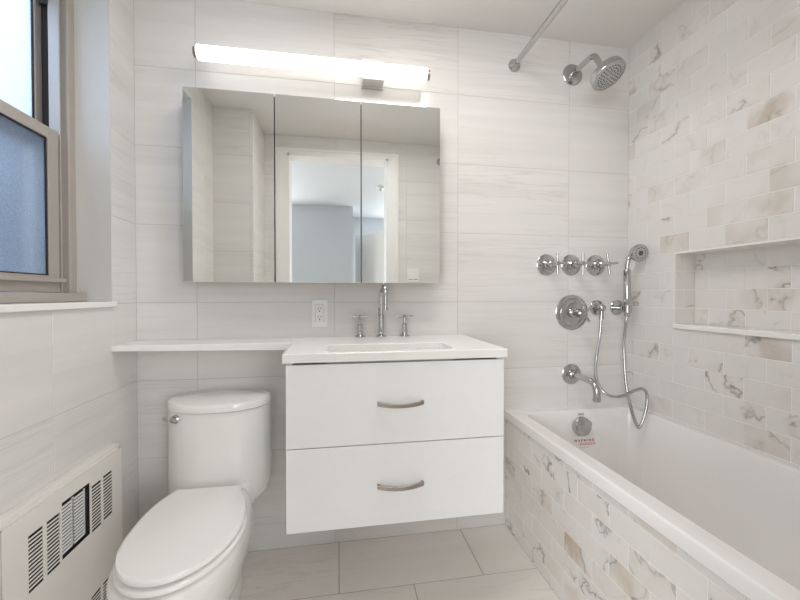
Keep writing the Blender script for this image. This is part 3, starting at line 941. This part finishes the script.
sh = thing('wall_shower', 'round chrome shower head on a wall arm near the ceiling', 'shower head', (1.152, YB, 2.224))
bm = B(); escutcheon(bm, 1.152, 2.224, .052, .014); lathe(bm, (1.140, YB - .006, 2.206), (-.3, -1, -.2), [(0, .008), (.014, .008), (.018, .004)], 12)
link('flange', bm, 'chrome', sh, smooth=True)
nf = Vector((.22, -.45, -.87)).normalized()
hc = Vector((1.176, 1.470, 2.088))            # centre of the spray face
back = hc - nf * .060
pts = [(1.152, YB - .005, 2.225), (1.152, 1.64, 2.226), (1.152, 1.572, 2.226), (1.152, 1.545, 2.219), (1.153, 1.527, 2.203), tuple(back + Vector((-.004, .010, .016))), tuple(back + nf * .004)]
bm = B(); tube(bm, smooth_path(pts, 6), .0125, 18); link('arm', bm, 'chrome', sh, smooth=True)
bm = B(); lathe(bm, back, nf, [(-.004, .012), (.0, .016), (.010, .016), (.014, .020), (.020, .042), (.025, .063), (.030, .070), (.056, .0725), (.060, .071), (.060, .064), (.057, .063)], 44, cap1=True)
hd = link('head', bm, 'chrome', sh, smooth=True)
bm = B(); lathe(bm, back, nf, [(.0565, .0628), (.0585, .061), (.0595, .053), (.060, .001)], 44)
link('spray_face', bm, 'rubber_face', hd, smooth=True)
bm = B()
d_, u_, v_ = frame_of(nf)
for ring, cnt in ((.013, 6), (.025, 12), (.037, 18), (.049, 24)):
    for k in range(cnt):
        a = 2 * PI * k / cnt; q = back + nf * .0595 + (u_ * math.cos(a) + v_ * math.sin(a)) * ring
        lathe(bm, q, nf, [(0, .0034), (.002, .003), (.0025, .0005)], 6)
link('spray_nozzles', bm, 'nozzle', hd, smooth=True)


def cross_valve(x, z, rot, name_label):
    t = thing('shower_valve', name_label, 'valve', (x, YB, z), group='row of three cross-handle valves')
    bm = B(); escutcheon(bm, x, z, .0525, .010); link('escutcheon', bm, 'chrome', t, smooth=True)
    bm = B(); lathe(bm, (x, YB, z), (0, -1, 0), [(.008, .024), (.020, .022), (.026, .016), (.040, .0155), (.044, .018), (.056, .018), (.062, .012), (.094, .0095), (.100, .0095)], 24)
    link('stem', bm, 'chrome', t, smooth=True)
    bm = B(); c = Vector((x, YB - .096, z))
    for q in (rot, rot + PI / 2):
        dd = Vector((math.cos(q), 0, math.sin(q))) * .050; cyl(bm, c - dd, c + dd, .0055, 12)
    lathe(bm, c, (0, -1, 0), [(-.010, .011), (.008, .011), (.011, .004)], 16)
    link('cross_handle', bm, 'chrome', t, smooth=True)


cross_valve(1.017, 1.277, math.radians(2), 'chrome cross-handle shower valve, leftmost of the row of three')
cross_valve(1.150, 1.278, math.radians(0), 'chrome cross-handle shower valve, middle of the row of three')
cross_valve(1.286, 1.278, math.radians(7), 'chrome cross-handle shower valve, rightmost of the three, nearest the hand shower')

t = thing('mixer_valve', 'chrome shower mixer with a large round plate above the tub spout', 'valve', (1.157, YB, 1.040))
bm = B(); lathe(bm, (1.157, YB, 1.040), (0, -1, 0), [(.0002, .088), (.004, .088), (.008, .082), (.009, .066), (.0075, .064), (.010, .060), (.012, .02)], 44)
link('escutcheon', bm, 'chrome', t, smooth=True)
bm = B(); lathe(bm, (1.157, YB, 1.040), (0, -1, 0), [(.008, .027), (.022, .025), (.028, .015), (.050, .014), (.056, .021), (.085, .019), (.090, .011), (.104, .010)], 24)
link('stem', bm, 'chrome', t, smooth=True)
bm = B(); c = Vector((1.157, YB - .100, 1.040))
for q in (math.radians(40), math.radians(-58)):
    dd = Vector((math.cos(q), 0, math.sin(q))) * .046; cyl(bm, c - dd * (.35 if q > 0 else .5), c + dd, .0058, 12)
lathe(bm, c, (0, -1, 0), [(-.010, .011), (.008, .011), (.011, .004)], 16)
link('cross_handle', bm, 'chrome', t, smooth=True)

sp = thing('tub_spout', 'curved chrome tub spout above the bathtub rim', 'spout', (1.156, YB, .730))
bm = B(); escutcheon(bm, 1.156, .730, .051, .012); lathe(bm, (1.156, YB, .730), (0, -1, 0), [(.010, .024), (.026, .022), (.030, .0165)], 24)
link('flange', bm, 'chrome', sp, smooth=True)
pts = [(1.156, YB - .01, .731), (1.156, 1.63, .731), (1.156, 1.575, .730), (1.156, 1.540, .724), (1.156, 1.517, .706), (1.156, 1.510, .680), (1.156, 1.510, .655)]
bm = B(); tube(bm, smooth_path(pts, 6), .0158, 20); link('spout_pipe', bm, 'chrome', sp, smooth=True)
bm = B(); cyl(bm, (1.156, 1.510, .656), (1.156, 1.510, .644), .0172, 20); link('aerator', bm, 'chrome', sp, smooth=True)

el = thing('hose_elbow', 'small round chrome hose outlet right of the mixer plate', 'hose outlet', (1.296, YB, 1.064))
bm = B(); escutcheon(bm, 1.296, 1.064, .038, .010); link('flange', bm, 'chrome', el, smooth=True)
bm = B(); cyl(bm, (1.296, YB - .006, 1.064), (1.296, 1.668, 1.064), .014); sphere(bm, Vector((1.296, 1.662, 1.064)), .0195, 18)
cyl(bm, (1.296, 1.663, 1.06), (1.295, 1.663, 1.006), .0105, 16)
link('elbow', bm, 'chrome', el, smooth=True)

br = thing('hand_shower_bracket', 'chrome wall bracket holding the hand shower', 'bracket', (1.411, YB, 1.063))
bm = B(); escutcheon(bm, 1.411, 1.063, .038, .010); link('flange', bm, 'chrome', br, smooth=True)
bm = B(); cyl(bm, (1.411, YB - .006, 1.063), (1.402, 1.637, 1.062), .012); lathe(bm, (1.400, 1.615, 1.040), (0, 0, 1), [(0, .0155), (.003, .0185), (.036, .0185), (.040, .0155)], 22)
link('holder', bm, 'chrome', br, smooth=True)

hs = thing('hand_shower', 'chrome hand shower with a metal hose hanging into the bathtub', 'hand shower', (1.40, 1.615, 1.02))
bm = B(); lathe(bm, (1.399, 1.615, 1.022), (-.01, 0, 1), [(0, .010), (.004, .0135), (.05, .0145), (.06, .0165), (.225, .0165), (.232, .012)], 20)
link('handle', bm, 'chrome', hs, smooth=True)
hn = Vector((-.08, -.98, -.16)).normalized(); hcen = Vector((1.430, 1.570, 1.329)); hb = hcen - hn * .04
bm = B(); tube(bm, smooth_path([(1.397, 1.615, 1.245), (1.397, 1.614, 1.275), (1.402, 1.611, 1.305), tuple(hb + Vector((-.018, .004, -.012))), tuple(hb + hn * .005)], 6), .0095, 14)
link('neck', bm, 'chrome', hs, smooth=True)
bm = B(); lathe(bm, hb, hn, [(-.006, .008), (0, .024), (.010, .036), (.020, .041), (.036, .042), (.040, .040), (.040, .034)], 36)
hh = link('head', bm, 'chrome', hs, smooth=True)
bm = B(); lathe(bm, hb, hn, [(.0402, .0335), (.042, .030), (.0405, .022), (.042, .018), (.043, .001)], 30)
link('spray_face', bm, 'rubber_face', hh, smooth=True)
bm = B()
d_, u_, v_ = frame_of(hn)
for k in range(12):
    a = 2 * PI * k / 12; lathe(bm, hb + hn * .041 + (u_ * math.cos(a) + v_ * math.sin(a)) * .026, hn, [(0, .0034), (.0025, .003), (.003, .0005)], 6)
lathe(bm, hb + hn * .041, hn, [(0, .012), (.0026, .012), (.003, .009)], 20)
link('spray_nozzles', bm, 'nozzle', hh, smooth=True)
hose = [(1.294, 1.663, 1.013), (1.288, 1.66, 0.953), (1.277, 1.655, 0.894), (1.261, 1.648, 0.836), (1.248, 1.64, 0.778), (1.238, 1.62, 0.719), (1.245, 1.59, 0.67), (1.279, 1.565, 0.647), (1.33, 1.55, 0.653), (1.378, 1.538, 0.678), (1.413, 1.53, 0.685), (1.43, 1.525, 0.658), (1.421, 1.52, 0.589), (1.392, 1.52, 0.515), (1.376, 1.525, 0.519), (1.359, 1.54, 0.595), (1.351, 1.56, 0.695), (1.356, 1.58, 0.806), (1.366, 1.595, 0.9), (1.391, 1.612, 0.986), (1.399, 1.615, 1.026)]
pp = smooth_path(hose, 14)
bm = B(); tube(bm, pp, .007, 12, [.0070 + (.0006 if i % 2 else -.0004) for i in range(len(pp))])
link('hose', bm, 'chrome', hs, smooth=True, angle=80)
